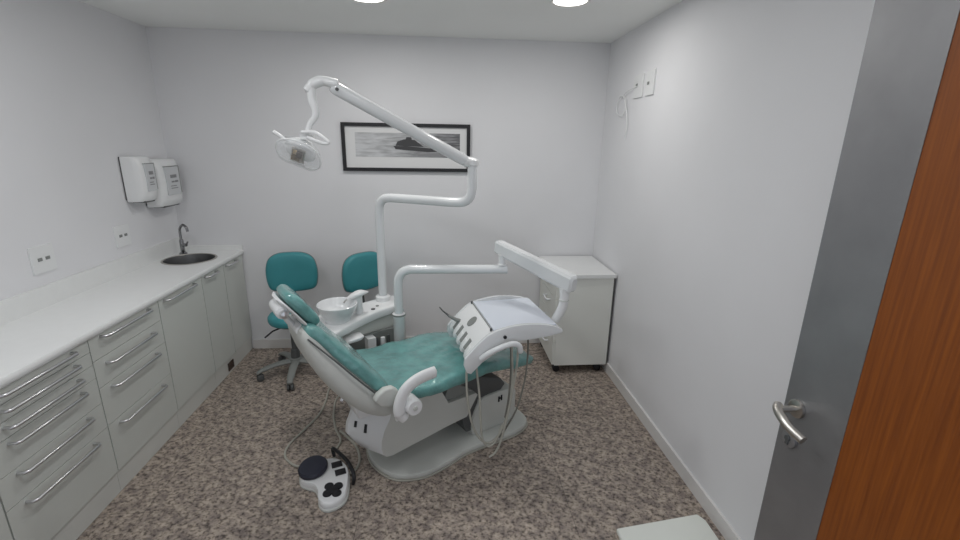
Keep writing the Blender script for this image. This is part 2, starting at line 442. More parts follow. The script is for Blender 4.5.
def dispenser(y0, y1, z0, z1, label):
    t = thing('wall_dispenser', label, 'dispenser', (XL, (y0 + y1) / 2, z0), group='white dispensers over the sink')
    w, h = (y1 - y0) / 2, z1 - z0
    finish('back_plate', box(.001, .014, -w + .006, w - .006, .012, h - .002, .003), 'dgrey', t)
    # bowed front: plan outline swept up, with a slight inward taper at the foot
    rings = []
    for z, kx, ky in ((.0, .80, .95), (.010, .93, .985), (.05, 1.0, 1), (h * .5, 1.04, 1), (h * .8, .99, 1), (h - .012, .90, .99), (h, .80, .96)):
        plan = [(.012, -w), (.070, -w), (.104, -w + .004), (.116, -w + .016), (.124, -w * .6), (.130, 0), (.127, w * .55), (.116, w - .022), (.100, w - .008), (.070, w), (.012, w)]
        rings.append([(.012 + (x - .012) * kx, y * ky, z) for x, y in plan])
    finish('cover', loft(rings), 'plast', t, 50)
    wi = finish('window', box(.124, .1355, -w * .58, w * .55, h * .24, h * .84, .004), 'smoke', t)
    d = bmesh.new()
    for q, (a, b, z, hh) in enumerate(((-.25, .30, .60, .022), (-.2, .05, .50, .012), (.1, .38, .50, .014), (-.3, .2, .42, .006), (-.3, .3, .37, .006))):
        merge(d, box(.1355, .1362, a * w, b * w, h * z, h * z + hh, 0))
    finish('printed_label', d, 'ink2', wi)
    finish('window_rim', join(box(.122, .137, -w * .60, w * .57, h * .84, h * .855), box(.118, .137, w * .55, w * .585, h * .26, h * .85)), 'grey', t)
    for z in (.30, .56):
        finish('side_clip', box(.06, .098, w - .003, w + .005, h * z, h * z + .05, .002), 'dgrey', t)
    finish('foot_slot', box(.03, .105, -w * .75, w * .55, -.006, .004, .001), 'dgrey', t)
dispenser(3.078, 3.240, 1.285, 1.570, 'white wall dispenser over the worktop, left of the pair')
dispenser(3.264, 3.540, 1.226, 1.546, 'white wall dispenser next to the room corner, right of the pair')

# framed picture
px0, px1, pz0, pz1 = -.752, .215, 1.468, 1.822
pc = thing('framed_picture', 'wide black-framed grey seascape print on the back wall', 'picture', ((px0 + px1) / 2, D, (pz0 + pz1) / 2))
w, h = (px1 - px0) / 2, (pz1 - pz0) / 2
fr = bmesh.new()
for a in (box(-w, w, -.026, -.002, h - .026, h, .002), box(-w, w, -.026, -.002, -h, -h + .026, .002), box(-w, -w + .026, -.026, -.002, -h + .026, h - .026, .002), box(w - .026, w, -.026, -.002, -h + .026, h - .026, .002)): merge(fr, a)
finish('frame', fr, 'black', pc)
finish('mount_board', box(-w + .024, w - .024, -.013, -.003, -h + .024, h - .024), 'mount', pc)
pr = finish('print', box(-.385, .405, -.0145, -.013, -.070, .108), 'art', pc)
ship = bmesh.new()
for p in ([(-.10, .012), (-.085, -.012), (.16, -.03), (.27, -.026), (.28, -.010), (.10, .004), (.0, .012)],
          [(-.085, .014), (-.07, .045), (-.02, .062), (.06, .058), (.10, .030), (.13, .008)],
          [(-.01, .06), (.0, .078), (.035, .078), (.04, .056)]):
    merge(ship, prism(p, -.0155, -.0146, 'y'))
finish('ship_silhouette', ship, 'ink', pr)
finish('dark_shoreline', prism([(.06, -.048), (.18, -.040), (.40, -.050), (.40, -.066), (.1, -.06)], -.0152, -.0146, 'y'), 'ink2', pr)

# ================================================================== MOBILE CABINET (right back corner)
mx0, mx1, my0, my1, mz = .818, 1.238, 3.035, 3.575, .790
mc = thing('mobile_drawer_cabinet', 'white mobile drawer cabinet on casters in the far right corner', 'cabinet', (mx0, my0, 0))
W, Dp = mx1 - mx0, my1 - my0
finish('carcass', box(.018, W, 0, Dp, .072, mz - .026, .002), 'cab', mc)
finish('cabinet_top', box(-.022, W + .010, -.014, Dp + .012, mz - .026, mz, .003), 'top', mc)
finish('edge_strip', box(W, W + .008, .004, Dp - .01, .075, mz - .027), 'edge', mc)
for z0, z1 in ((.604, .752), (.452, .600), (.264, .448), (.078, .260)):
    f = finish('drawer', box(0, .0175, .006, Dp - .006, z0, z1, .002), 'cab', mc)
    zc = z1 - .055
    finish('drawer_pull', tube([(.0005, .17, zc), (-.024, .17, zc), (-.028, .18, zc), (-.028, .27, zc), (-.024, .28, zc), (.0005, .28, zc)], .008, 10), 'gloss', f)
for x, y in ((.045, .05), (W - .05, .05), (.045, Dp - .06), (W - .05, Dp - .06)):
    c = finish('caster', join(disc((x, y - .008, .026), .026, .018, 'y'), disc((x, y + .014, .026), .026, .018, 'y')), 'black', mc)
    finish('caster_fork', join(disc((x, y, .066), .018, .012), box(x - .012, x + .012, y - .003, y + .008, .03, .066)), 'dgrey', c)

# ================================================================== STOOLS
def make_stool(label):
    t = thing('operator_stool', label, 'stool', (0, 0, 0), group='teal operator stools by the back wall')
    finish('gas_column', lathe([(.034, .075), (.034, .16), (.030, .20), (.022, .205), (.022, .43), (.0, .431)], 20), 'dgrey', t)
    hub = finish('base_hub', lathe([(.05, .085), (.055, .10), (.045, .13), (.034, .135)], 20), 'grey', t)
    for k in range(5):
        a = math.radians(123 + 72 * k); d = Vector((math.cos(a), math.sin(a), 0))
        P = [d * .03 + Vector((0, 0, .108)), d * .13 + Vector((0, 0, .105)), d * .23 + Vector((0, 0, .085)), d * .27 + Vector((0, 0, .068))]
        arm = finish('base_leg', tube(spline(P, 4), [.030] * 5 + [.027] * 4 + [.022] * 4, 10, .6, rend=True), 'grey', t)
        c = d * .262; s = Vector((-d.y, d.x, 0))
        w_ = bmesh.new()
        for sg in (-1, 1):
            b = disc((0, 0, 0), .026, .018, 'y')
            xf(b, Matrix.Translation(c + s * sg * .014 + Vector((0, 0, .026))) @ Matrix.Rotation(a, 4, 'Z'))
            merge(w_, b)
        merge(w_, lathe([(.010, .02), (.010, .066)], 10, (c.x, c.y, 0)))
        finish('caster', w_, 'dgrey', arm)
    st = finish('seat', lathe([(.0, .420), (.140, .422), (.160, .430), (.168, .448), (.167, .470), (.155, .486), (.125, .494), (.0, .496)], 48), 'teal2', t)
    finish('seat_pan', lathe([(.0, .400), (.11, .402), (.142, .418), (.142, .423), (.0, .424)], 32), 'dgrey', t)
    finish('lever', tube([(-.05, -.06, .408), (-.12, -.12, .402), (-.165, -.165, .378)], .006, 8, rend=True), 'black', t)
    finish('back_bracket', tube(spline([(0, .10, .418), (0, .20, .424), (0, .262, .47), (0, .268, .56), (0, .262, .66)], 6), .022, 12, .45, up=(1, 0, 0)), 'dgrey', t)
    # backrest pad: rounded outline with bowed top, curved round the sitter
    out = closed_spline([(0, .888), (.10, .880), (.165, .838), (.190, .755), (.186, .660), (.158, .602), (.08, .584), (0, .580), (-.08, .584), (-.158, .602), (-.186, .660), (-.190, .755), (-.165, .838), (-.10, .880)], 4)
    cz = .735
    def ring(k, yoff): return [(x * k, .235 + yoff - .28 * (x * k) ** 2, cz + (z - cz) * k) for x, z in out]
    finish('backrest', loft([ring(.55, -.034), ring(.86, -.032), ring(.96, -.024), ring(1, -.008), ring(1.0, .006)]), 'teal2', t, 60)
    finish('backrest_shell', loft([ring(1.012, .0065), ring(1.02, .012), ring(.98, .022), ring(.7, .028)]), 'grey', t, 60)
    return t
s1 = make_stool('teal operator stool at the left, between the sink cabinet and the chair head')
s1.location = (-1.098, 3.154, 0); s1.rotation_euler[2] = math.radians(10); s1.scale = (.95, .97, .99)
s2 = copy_tree(s1)
s2['label'] = 'teal operator stool half hidden behind the spittoon basin and lamp post'
s2.location = (-.462, 3.245, 0); s2.rotation_euler[2] = math.radians(42); s2.scale = (.96, .96, .975)

# ================================================================== DENTAL CHAIR  (local: x along the chair to the feet, y to the far side)
CO, TH = (-.42, 2.08, 0), math.radians(31)
ch = thing('dental_chair', 'reclined teal dental chair with pale grey base in the middle of the room', 'dental chair', CO, TH)
def half(poly): return poly + [(x, -y) for x, y in reversed(poly)]
plan = closed_spline([(.035, .0), (.06, -.13), (.11, -.20), (.22, -.25), (.36, -.248), (.50, -.225), (.68, -.235), (.85, -.245), (.97, -.20), (1.0, -.08), (1.0, .08), (.97, .20), (.85, .245), (.68, .235), (.50, .225), (.36, .248), (.22, .25), (.11, .20), (.06, .13)], 4)
finish('base_plate', prism(plan, .008, .040, 'z', .010, 2, 40), 'offw', ch)
finish('base_rim', prism([(x * 1.012 - .006, y * 1.02) for x, y in plan], .001, .010, 'z', .002, 1, 40), 'hose', ch)
col = finish('floor_column', prism([(.598, .04), (.590, .09), (.592, .14), (.606, .19), (.630, .235), (.675, .270), (.78, .272), (.89, .268), (.915, .24), (.915, .04)], -.150, .150, 'y', .010, 2), 'offw', ch)
# two dark symbol marks on the near side of the column
mk = bmesh.new()
for q in (0, .020):
    merge(mk, box(.775 + q, .785 + q, -.1535, -.150, .205 + q * .2, .240 + q * .2, .001))
merge(mk, box(.782, .800, -.1535, -.150, .222, .231))
finish('dark_mark', mk, 'black', col)
# lift arm: the big tapering housing
def nose_k(t): return -.165 * (1.03 - math.sqrt(t * t + .03) / 1.015 * 1.015)
def housing():
    prof = [(.092, .400, 1), (.080, .362, 1), (.048, .305, .95), (.032, .255, .88), (.029, .210, .68), (.036, .172, .55), (.052, .154, .45), (.085, .149, .3), (.24, .168, 0), (.40, .190, 0), (.540, .203, 0), (.612, .318, 0), (.600, .332, 0), (.42, .330, 0), (.365, .44, 0), (.34, .475, 0), (.14, .475, .2), (.105, .44, .9)]
    rings = []
    W = .168
    for t in (-1, -.8, -.6, -.4, -.22, -.08, .08, .22, .4, .6, .8, 1):
        rings.append([(s + nose_k(t) * w, t * W, z) for s, z, w in prof])
    return loft(rings)
arm = finish('lift_housing', housing(), 'offw', ch, 28)
arm.data.materials.append(M['gloss'])                    # lighter nose faces: the light they catch is put into the colour
for p_ in arm.data.polygons:
    if p_.normal.x < -.45 and p_.center.z < .42: p_.material_index = 1
for t, z, sb, w, L in ((-.048, .318, .056, .96, .030), (-.094, .305, .048, .95, .042)):
    s0 = sb + nose_k(t / .168) * w
    ang = math.atan2((nose_k(t / .168 + .1) - nose_k(t / .168 - .1)) * w, .2 * .168)
    bm = xf(box(-.004, .004, -.0065, .0065, -L / 2, L / 2, .001), Matrix.Translation((s0, t, z)) @ Matrix.Rotation(-ang, 4, 'Z') @ Matrix.Rotation(math.atan(.42), 4, 'Y'))
    finish('slot', bm, 'black', arm)
finish('side_recess', prism([(.40, .334), (.43, .425), (.47, .43), (.60, .338)], -.150, .150, 'y', .004), 'grey', ch)
finish('bellows_and_gap_shade', prism([(.47, .32), (.46, .43), (.60, .42), (.80, .35), (.84, .30), (.80, .26), (.64, .26), (.62, .07), (.56, .07), (.52, .20)], -.135, .135, 'y', .008), 'dgrey', ch)  # bellows; its dark lower leg stands in for shade in the gap by the column
finish('support_bracket', prism([(.06, .44), (.06, .50), (.30, .492), (.62, .478), (.60, .455), (.35, .44)], -.175, .175, 'y', .008), 'offw', ch)

# upholstery
finish('seat', cushion([(.015, .545, .215, .03), (.03, .548, .250, .07), (.10, .532, .275, .085), (.25, .520, .288, .085), (.42, .524, .286, .085), (.58, .522, .275, .085), (.74, .496, .255, .080), (.87, .464, .232, .075), (.96, .440, .212, .068), (1.01, .425, .185, .05), (1.022, .421, .150, .02)], 6, .010), 'teal', ch, 60)
finish('seat_pan', cushion([(.05, .478, .225, .02), (.25, .474, .24, .022), (.45, .478, .235, .022), (.62, .472, .22, .022), (.80, .436, .19, .02), (.96, .396, .15, .018)], 4), 'offw', ch, 60)
bk = [(.042, .560, .225, .03), (.030, .577, .258, .06), (-.02, .635, .262, .072), (-.085, .712, .245, .074), (-.145, .785, .215, .070), (-.20, .848, .182, .066), (-.245, .898, .150, .058), (-.262, .915, .125, .03)]
finish('backrest', cushion(bk, 6, .008), 'teal', ch, 60)
# pale shell behind the backrest: fat in the middle, thin at the rims
def shell():
    st = spline([(.085, .432, .20, .03), (.060, .448, .236, .11), (-.010, .520, .252, .170), (-.090, .614, .238, .178), (-.165, .712, .208, .160), (-.222, .796, .178, .125), (-.266, .872, .146, .075), (-.280, .898, .12, .02)], 5)
    rings = []
    d = Vector((-.655, 0, .755)); nr = Vector((.755, 0, .655))
    for s, z, hw, th in st:
        rings.append([Vector((s, t, z)) + nr * hgt for t, hgt in secs(hw, th, .4, .75)])
    return loft(rings)
finish('backrest_shell', shell(), 'offw', ch, 60)
finish('backrest_piping', tube([(s - .026, -hw - .001, z - .024) for s, z, hw, th in spline(bk[1:7], 5)], .0035, 8), 'dgrey', ch)
for t in (-.10, .0):
    finish('bolt', xf(disc((0, 0, 0), .010, .018, 'z', 12), Matrix.Translation((-.128 - .42 * (t + .10) * .0 + (.048 if t < -.05 else 0), -.10 - t * .3, .508 - (.045 if t < -.05 else 0))) @ Matrix.Rotation(math.radians(-130), 4, 'Y')), 'chrome', ch)
bb = finish('back_bracket', prism([(-.055, .372), (-.070, .44), (-.03, .50), (.10, .50), (.12, .372)], -.105, .105, 'y', .010), 'plast', ch)
for t in (.02, -.06):
    finish('slot', xf(box(-.003, .003, -.006, .006, -.022, .022, .001), Matrix.Translation((-.028 if t > 0 else .010, -.11, .440 if t > 0 else .412)) @ Matrix.Rotation(-.6, 4, 'Y')), 'black', bb)
hc = finish('hinge_cover', prism([(-.048, .572), (-.028, .598), (.006, .614), (.046, .612), (.072, .588), (.068, .545), (.038, .514), (-.018, .530)], -.300, -.262, 'y', .010, 3), 'offw', ch)
finish('olive_patch', cushion([(.0, .592, .012, .012), (.012, .577, .018, .018), (.026, .567, .012, .012)], 4), 'tape', hc).location = (-.005, -.262, .008)
# armrest and pivot on the near side
ar = finish('armrest', tube(spline([(.074, -.335, .466), (.056, -.335, .494), (.056, -.335, .540), (.078, -.335, .592), (.115, -.335, .624), (.168, -.335, .642), (.228, -.335, .648)], 6), [.024] * 6 + [.030] * 31, 16, .62, up=(0, 1, 0), rend=True), 'plast', ch)
ap = finish('armrest_pivot', disc((.118, -.325, .515), .040, .085, 'y', 28, .12), 'plast', ch)
finish('pivot_web', prism([(.045, .44), (.06, .54), (.12, .55), (.15, .50), (.11, .455)], -.318, -.290, 'y', .006), 'plast', ar)
finish('pivot_screw', disc((.118, -.369, .515), .012, .006, 'y', 16), 'offw', ap)

# headrest: pad, plate and joint
hu = Vector((-.59, 0, .807)); hn = Vector((.807, 0, .59))          # up along the pad / out of its face
hcn = Vector((-.274, 0, .974))
def hp(u, t, n): return hcn + hu * u + Vector((0, t, 0)) + hn * n
def hpad():
    rings = []
    for u, hw, th, k in spline([(-.099, .062, .012, 0), (-.093, .088, .036, 0), (-.068, .107, .054, 0), (-.03, .113, .060, 0), (.03, .113, .060, 0), (.068, .106, .054, .0), (.092, .084, .036, -.002), (.100, .060, .014, -.004)], 5):
        rings.append([hp(u, t, h + .012 + k + .10 * t * t / .13) for t, h in secs(hw, th, .45, .6)])
    return loft(rings)
finish('headrest', hpad(), 'teal', ch, 60)
def hplate():
    rings = []
    for u, hw in spline([(-.103, .056), (-.095, .088), (-.05, .106), (.045, .104), (.084, .088), (.096, .056)], 4):
        rings.append([hp(u, t, h - .026 + .10 * t * t / .13) for t, h in secs(hw, .014, .5, .6)])
    return loft(rings)
finish('headrest_plate', hplate(), 'plast', ch, 60)
jt = finish('headrest_joint', join(
    tube([hp(.045, -.055, -.050), hp(.045, .055, -.050)], .029, 16, rend=True),
    tube([hp(.045, 0, -.05), hp(-.03, 0, -.062), hp(-.09, 0, -.060), hp(-.15, 0, -.055)], .024, 12, .6),
    tube([hp(-.075, -.055, -.052), hp(-.075, .055, -.052)], .026, 16, rend=True)), 'plast', ch)
finish('joint_knob', tube([hp(.045, -.080, -.050), hp(.045, -.096, -.050)], .016, 14, rend=True), 'chrome', jt)
finish('joint_bolt', tube([hp(-.075, -.078, -.052), hp(-.075, -.092, -.052)], .015, 12), 'brown', jt)

# ================================================================== SPITTOON UNIT (far side of the chair)
un = thing('spittoon_unit', 'white spittoon unit with round basin behind the chair backrest', 'spittoon', CO, TH)
# banana-shaped deck rising to the right, lofted along s
dk = [(-.105, .470, .080, .668, .020), (-.09, .465, .135, .671, .045), (-.03, .465, .160, .676, .055), (.05, .483, .145, .683, .058), (.14, .506, .124, .690, .060), (.24, .525, .107, .698, .060), (.33, .535, .098, .705, .060), (.42, .542, .092, .711, .060), (.465, .545, .080, .713, .050), (.478, .545, .060, .713, .022)]
rings = []
for s, tc_, hw, ztop, th in spline(dk, 5):
    rings.append([(s, tc_ + t, ztop - th / 2 + h) for t, h in secs(hw, th, .3, .35)])
finish('deck', loft(rings), 'plast', un, 60)
rings = []
for s, tc_, hw, ztop, th in spline([(.02, .500, .105, .618, .03), (.14, .518, .100, .634, .07), (.26, .535, .088, .644, .09), (.36, .545, .08, .650, .10), (.45, .550, .07, .652, .10)], 5):
    rings.append([(s, tc_ + t, ztop - th / 2 + h) for t, h in secs(hw, th, .3, .35)])
finish('under_deck', loft(rings), 'offw', un, 60)
finish('service_box', box(.10, .46, .44, .62, .30, .56, .02), 'grey', un)
finish('support_foot', prism([(.12, .44), (.46, .44), (.46, .62), (.12, .62)], .002, .30, 'z', .02), 'offw', un)
finish('side_tray', cushion([(.02, .588, .03, .01), (.04, .590, .04, .022), (.10, .598, .045, .024), (.13, .602, .03, .012)], 4), 'plast', un, 60).location = (.03, .37, -.005)
finish('suction_holder', join(box(.20, .25, .385, .44, .43, .55, .008), disc((.30, .40, .47), .016, .13)), 'plast', un)
finish('tube_coupling', join(disc((.26, .40, .50), .010, .09), disc((.34, .41, .49), .010, .10)), 'dgrey', un)
bx, by, bz = .053, .455, .700
bs = finish('basin', lathe([(.0, -.042), (.072, -.042), (.070, -.012), (.078, .004), (.102, .040), (.112, .072), (.114, .084), (.110, .088), (.105, .082), (.094, .050), (.064, .016), (.02, .008), (.0, .008)], 48, (bx, by, bz)), 'gloss', un, 50)
finish('basin_drain', disc((bx, by, bz + .010), .016, .004), 'chrome', bs)
# cup filler
finish('faucet_pillar', tube([(.190, .470, .676), (.188, .470, .74), (.186, .470, .800)], [.026, .022, .024], 16, .8), 'plast', un)
fh = finish('faucet_hood', tube(spline([(.240, .455, .822), (.205, .462, .822), (.165, .470, .812), (.128, .478, .796)], 5), [.007, .011, .016, .020, .025, .029, .031, .032, .032, .031, .029, .027, .024, .021, .018, .014], 16, .62, rend=True), 'plast', un)
finish('filler_spout', tube([(.132, .478, .792), (.112, .480, .786), (.102, .482, .772)], .005, 8), 'satin', fh)
finish('button', disc((.275, .47, .702), .013, .005), 'dgrey', un)
finish('button', disc((.315, .50, .706), .010, .005), 'grey', un)
# delivery-arm socket at the near right corner
finish('arm_socket', lathe([(.036, .30), (.036, .66), (.040, .665), (.040, .682), (.034, .686), (.0, .687)], 28, (.395, .363, 0)), 'plast', un)
finish('socket_ring', lathe([(.041, .672), (.043, .675), (.043, .680), (.041, .683)], 28, (.395, .363, 0), hollow=True), 'grey', un)
finish('post_socket', lathe([(.046, .700), (.046, .735), (.038, .742), (.0, .743)], 28, (.387, .574, 0)), 'plast', un)

# ================================================================== OPERATING LIGHT (stands in the post socket)
lp = thing('operating_light', 'white overhead operating light on a bent tube post above the chair', 'dental light', (0, 0, 0))
PX, PY = -.384, 2.771
finish('post', tube([(PX, PY, .744), (PX, PY, 1.26)] + spline([(PX, PY, 1.27), (PX + .008, PY - .004, 1.325), (PX + .035, PY - .018, 1.357), (PX + .085, PY - .045, 1.366)], 5) + [(-.12, 2.628, 1.366)] +
            spline([(.045, 2.540, 1.366), (.115, 2.505, 1.372), (.150, 2.488, 1.402), (.162, 2.482, 1.455)], 5) + [(.162, 2.482, 1.575)], .0262, 20), 'gloss', lp)
finish('elbow_joint', join(disc((.162, 2.482, 1.585), .034, .035, 'z', 24), tube([(.162, 2.482, 1.585), (.125, 2.468, 1.592)], .028, 16, rend=True)), 'plast', lp)
A, B = Vector((.130, 2.470, 1.592)), Vector((-.497, 2.225, 1.925))
d = (B - A).normalized()
sa = finish('spring_arm', tube([A, A + d * .012, A + d * .03, B - d * .03, B - d * .012, B], [.022, .028, .031, .029, .027, .020], 20, 1.0), 'gloss', lp)
finish('arm_pin', tube([B - d * .035 + Vector((0, -.034, 0)), B - d * .035 + Vector((0, .03, 0))], .008, 10), 'dgrey', sa)
finish('knuckle', tube(spline([(-.480, 2.222, 1.935), (-.530, 2.215, 1.943), (-.568, 2.206, 1.930), (-.592, 2.20, 1.905)], 5), [.024] * 6 + [.026] * 6 + [.022] * 4, 16, .9, rend=True), 'plast', lp)
finish('neck', tube(spline([(-.580, 2.202, 1.905), (-.578, 2.20, 1.86), (-.567, 2.198, 1.82), (-.571, 2.198, 1.79), (-.592, 2.20, 1.765)], 5), [.021 - .0004 * q for q in range(21)], 14, rend=True), 'plast', lp)
finish('yoke', join(tube([(-.592, 2.20, 1.768), (-.606, 2.20, 1.735), (-.615, 2.195, 1.700)], .013, 12), box(-.640, -.585, 2.185, 2.215, 1.690, 1.712, .006)), 'plast', lp)
# lamp head in its own small frame: a wide, b up, c out of the front
hc0 = Vector((-.652, 2.19, 1.635))
ea = Vector((.935, .12, -.335)).normalized(); ec = Vector((-.05, -.84, -.54)); ec = (ec - ea * ec.dot(ea)).normalized(); eb = ec.cross(ea)
if eb.z < 0: eb = -eb
def hq(a, b, c): return hc0 + ea * a + eb * b + ec * c
ol = closed_spline([(-.112, -.005), (-.098, .045), (-.045, .072), (.03, .075), (.085, .050), (.113, .0), (.112, -.045), (.080, -.070), (.0, -.066), (-.075, -.058)], 4)
ol = [(a * .88, b * .86) for a, b in ol]
head = finish('lamp_head', loft([[hq(a * k, b * k, c) for a, b in ol] for k, c in ((.28, -.068), (.52, -.062), (.66, -.040), (.70, -.012), (.60, .002), (.2, .006))]), 'plast', lp, 60)
finish('front_cover', loft([[hq(a * k, b * k, c) for a, b in ol] for k, c in ((.74, -.030), (.92, -.018), (1.0, .008), (1.0, .022), (.92, .038), (.6, .048), (.2, .050))]), 'clear', head, 60)
finish('cover_rim', tube([hq(a * 1.0, b * 1.0, .014) for a, b in ol + ol[:1]], .0035, 8), 'plast', head)
rf = finish('reflector', loft([[hq(a * k + .002, b * k, c) for a, b in ((-.03, -.036), (.03, -.036), (.03, .036), (-.03, .036))] for k, c in ((1.0, .022), (1.0, .030), (.86, .032), (.75, .029))]), 'satin', head)
finish('bulb_shield', join(*[loft([[hq(x + a * .012, y + b * .014, c) for a, b in ((-1, -1), (1, -1), (1, 1), (-1, 1))] for c in (.030, .042)]) for x, y in ((.008, .012),)]), 'brown', rf)
finish('bulb_plate', loft([[hq(-.006 + a * .018, -.012 + b * .014, c) for a, b in ((-1, -1), (1, -1), (1, 1), (-1, 1))] for c in (.0295, .036)]), 'gold', rf)
finish('grip', tube([(-.700, 2.16, 1.688), (-.722, 2.155, 1.706), (-.742, 2.15, 1.720)], [.007, .009, .009], 10, rend=True), 'plast', head)
finish('grip', tube(spline([(-.625, 2.17, 1.722), (-.57, 2.16, 1.722), (-.520, 2.155, 1.690), (-.512, 2.155, 1.676), (-.540, 2.155, 1.676), (-.60, 2.16, 1.698)], 6), .008, 10, rend=True), 'plast', head)

# ================================================================== INSTRUMENT DELIVERY UNIT
dl = thing('instrument_delivery_unit', 'white instrument tray table hanging from a jointed arm over the chair', 'instrument tray', (0, 0, 0))
QX, QY = -.2685, 2.595
finish('arm_tube', tube([(QX, QY, .688), (QX, QY, .85)] + spline([(QX, QY, .86), (QX + .006, QY, .905), (QX + .030, QY, .944), (QX + .075, QY, .961)], 6) + [(.385, 2.585, .961)], .0265, 20, rend=False), 'gloss', dl)
finish('arm_peg', lathe([(.026, .985), (.026, .992), (.020, .996), (.020, 1.045), (.026, 1.05)], 20, (.352, 2.587, 0)), 'plast', dl)
A, B = Vector((.334, 2.640, 1.088)), Vector((.656, 2.135, 1.004))
d = (B - A).normalized(); s = d.cross(Vector((0, 0, 1))).normalized(); u = s.cross(d)
def arm_ring(c, w, h): return [c + s * a + u * b for a, b in [(x * w, y * h) for x, y in ((-1, -.7), (-.7, -1), (.7, -1), (1, -.7), (1, .7), (.7, 1), (-.7, 1), (-1, .7))]]
pa = finish('parallel_arm', loft([arm_ring(A - d * .01, .018, .030), arm_ring(A, .027, .038), arm_ring(A + d * .02, .029, .040), arm_ring(B - d * .02, .030, .046), arm_ring(B, .028, .044), arm_ring(B + d * .012, .018, .032)]), 'gloss', dl, 30)
finish('drop_post', tube([(.628, 2.170, .975), (.628, 2.170, .945)] + spline([(.628, 2.170, .93), (.625, 2.172, .88), (.612, 2.18, .835), (.594, 2.19, .790)], 5), [.030, .026] + [.024] * 16, 18), 'plast', dl)
finish('post_collar', disc((.627, 2.170, .908), .027, .006), 'offw', dl)

# tray body in a frame turned 10 degrees
TA = math.radians(10); TO = Vector((.375, 2.275, .800))
tr = bpy.data.objects.new('tray', None)
def tl(bm): return xf(bm, Matrix.Translation(TO) @ Matrix.Rotation(TA, 4, 'Z'))
top_arc = [(-.316, -.130), (-.252, -.062), (-.190, -.010), (-.115, .014), (-.03, .025), (.062, .021), (.135, .007), (.178, -.010), (.197, -.025)]
low = [(.190, -.038), (.12, -.050), (.06, -.055), (-.047, -.062), (-.137, -.100), (-.227, -.157), (-.284, -.214), (-.306, -.205), (-.320, -.165)]
def spl2(p, n=4): return spline(p, n)
rim_poly = spl2(top_arc) + low
HL = .232
body_top = [(-.300, -.124), (-.255, -.066), (-.190, -.012), (-.175, -.004), (.165, -.006), (.200, -.026)]
tb = finish('tray_body', tl(prism(body_top + [(.195, -.042), (0, -.048), (-.09, -.056), (-.165, -.086), (-.228, -.135), (-.270, -.168)], -HL + .02, HL - .02, 'y', .0)), 'plast', dl, 30)
finish('side_rim', tl(prism(rim_poly, -HL, -HL + .022, 'y', .004, 2, 40)), 'gloss', dl, 30)
finish('side_rim', tl(prism(rim_poly, HL - .022, HL, 'y', .004, 2, 40)), 'gloss', dl, 30)
tp = finish('tray_top', tl(box(-.168, .168, -HL + .024, HL - .024, -.003, .004, .002)), mat('bluish_tray_sheet', (222, 228, 238), .3, coat=.4), dl)
for a, b in ((-.178, -HL + .03), (-.178, HL - .03)):
    finish('corner_pin', tl(disc((a, b, .002), .006, .014, 'z', 12)), 'dgrey', tb)
finish('seam', tl(box(-.1755, -.1725, -HL + .03, HL - .03, -.003, .0015)), 'grey', tb)
# control disc on the sloping panel
nrm = Vector((-.054, 0, .065)).normalized(); rot = Vector((0, 0, 1)).rotation_difference(Vector((-.64, 0, .77))).to_matrix().to_4x4()
finish('control_disc', xf(tl(xf(disc((0, 0, 0), .033, .005, 'z', 28), Matrix.Translation((-.222, .015, -.036)) @ rot)), Matrix.Identity(4)), 'grey', tb)
# instrument holders along the low edge
for k, y in enumerate((-.175, -.085, .005, .095, .185)):
    finish('instrument_holder', tl(prism([(-.310, -.150), (-.306, -.128), (-.278, -.088), (-.264, -.090), (-.275, -.140), (-.29, -.160)], y - .020, y + .020, 'y', .006)), 'plast', dl)
for y in (-.13, -.04, .05, .14):
    finish('holder_recess', tl(prism([(-.300, -.121), (-.262, -.0735), (-.258, -.080), (-.296, -.128)], y - .018, y + .018, 'y', 0)), 'grey', tb)
hp_ = finish('handpiece', tl(tube([(-.245, .135, -.085), (-.285, .142, -.070), (-.322, .150, -.048)], [.012, .011, .008], 12, rend=True)), 'grey', dl)
finish('instrument_tip', tl(tube([(-.322, .150, -.048), (-.356, .158, -.018), (-.372, .162, .002)], [.006, .004, .003], 8, rend=True)), 'dgrey', hp_)
finish('side_knob', tl(disc((-.115, -HL - .004, -.030), .009, .008, 'y', 14)), 'black', dl)
# curved pull handle on the near side
hdl = [(-.235, -HL - .014, -.126), (-.205, -HL - .026, -.098), (-.150, -HL - .034, -.070), (-.110, -HL - .036, -.057), (-.074, -HL - .036, -.055), (-.052, -HL - .036, -.068), (-.042, -HL - .03, -.098)]
finish('pull_handle', tl(tube(spline(hdl, 5), .0145, 12, rend=True)), 'gloss', dl)
def hose(pts, m='hose', r=.0058): return finish('hose', tube(spline(pts, 7), r, 8), m, dl)
hose([(.125, 2.08, .640), (.116, 2.05, .560), (.121, 2.03, .43), (.145, 2.02, .29), (.190, 2.02, .195), (.245, 2.03, .165), (.300, 2.04, .225), (.340, 2.05, .36), (.355, 2.07, .53), (.345, 2.10, .745)])
hose([(.165, 2.12, .665), (.170, 2.08, .56), (.185, 2.05, .42), (.190, 2.03, .30), (.200, 2.02, .20), (.230, 2.02, .150), (.27, 2.03, .17), (.31, 2.05, .26)])
hose([(.385, 2.12, .745), (.378, 2.08, .60), (.352, 2.05, .44), (.325, 2.03, .30), (.300, 2.02, .19), (.270, 2.01, .120), (.235, 2.0, .098)])
hose([(.440, 2.14, .745), (.440, 2.12, .62), (.425, 2.10, .48), (.385, 2.07, .34), (.33, 2.05, .24), (.29, 2.04, .185)], 'hosed', .005)
hose([(.345, 2.16, .745), (.350, 2.10, .60), (.338, 2.06, .42), (.320, 2.05, .30)], 'hosed', .005)

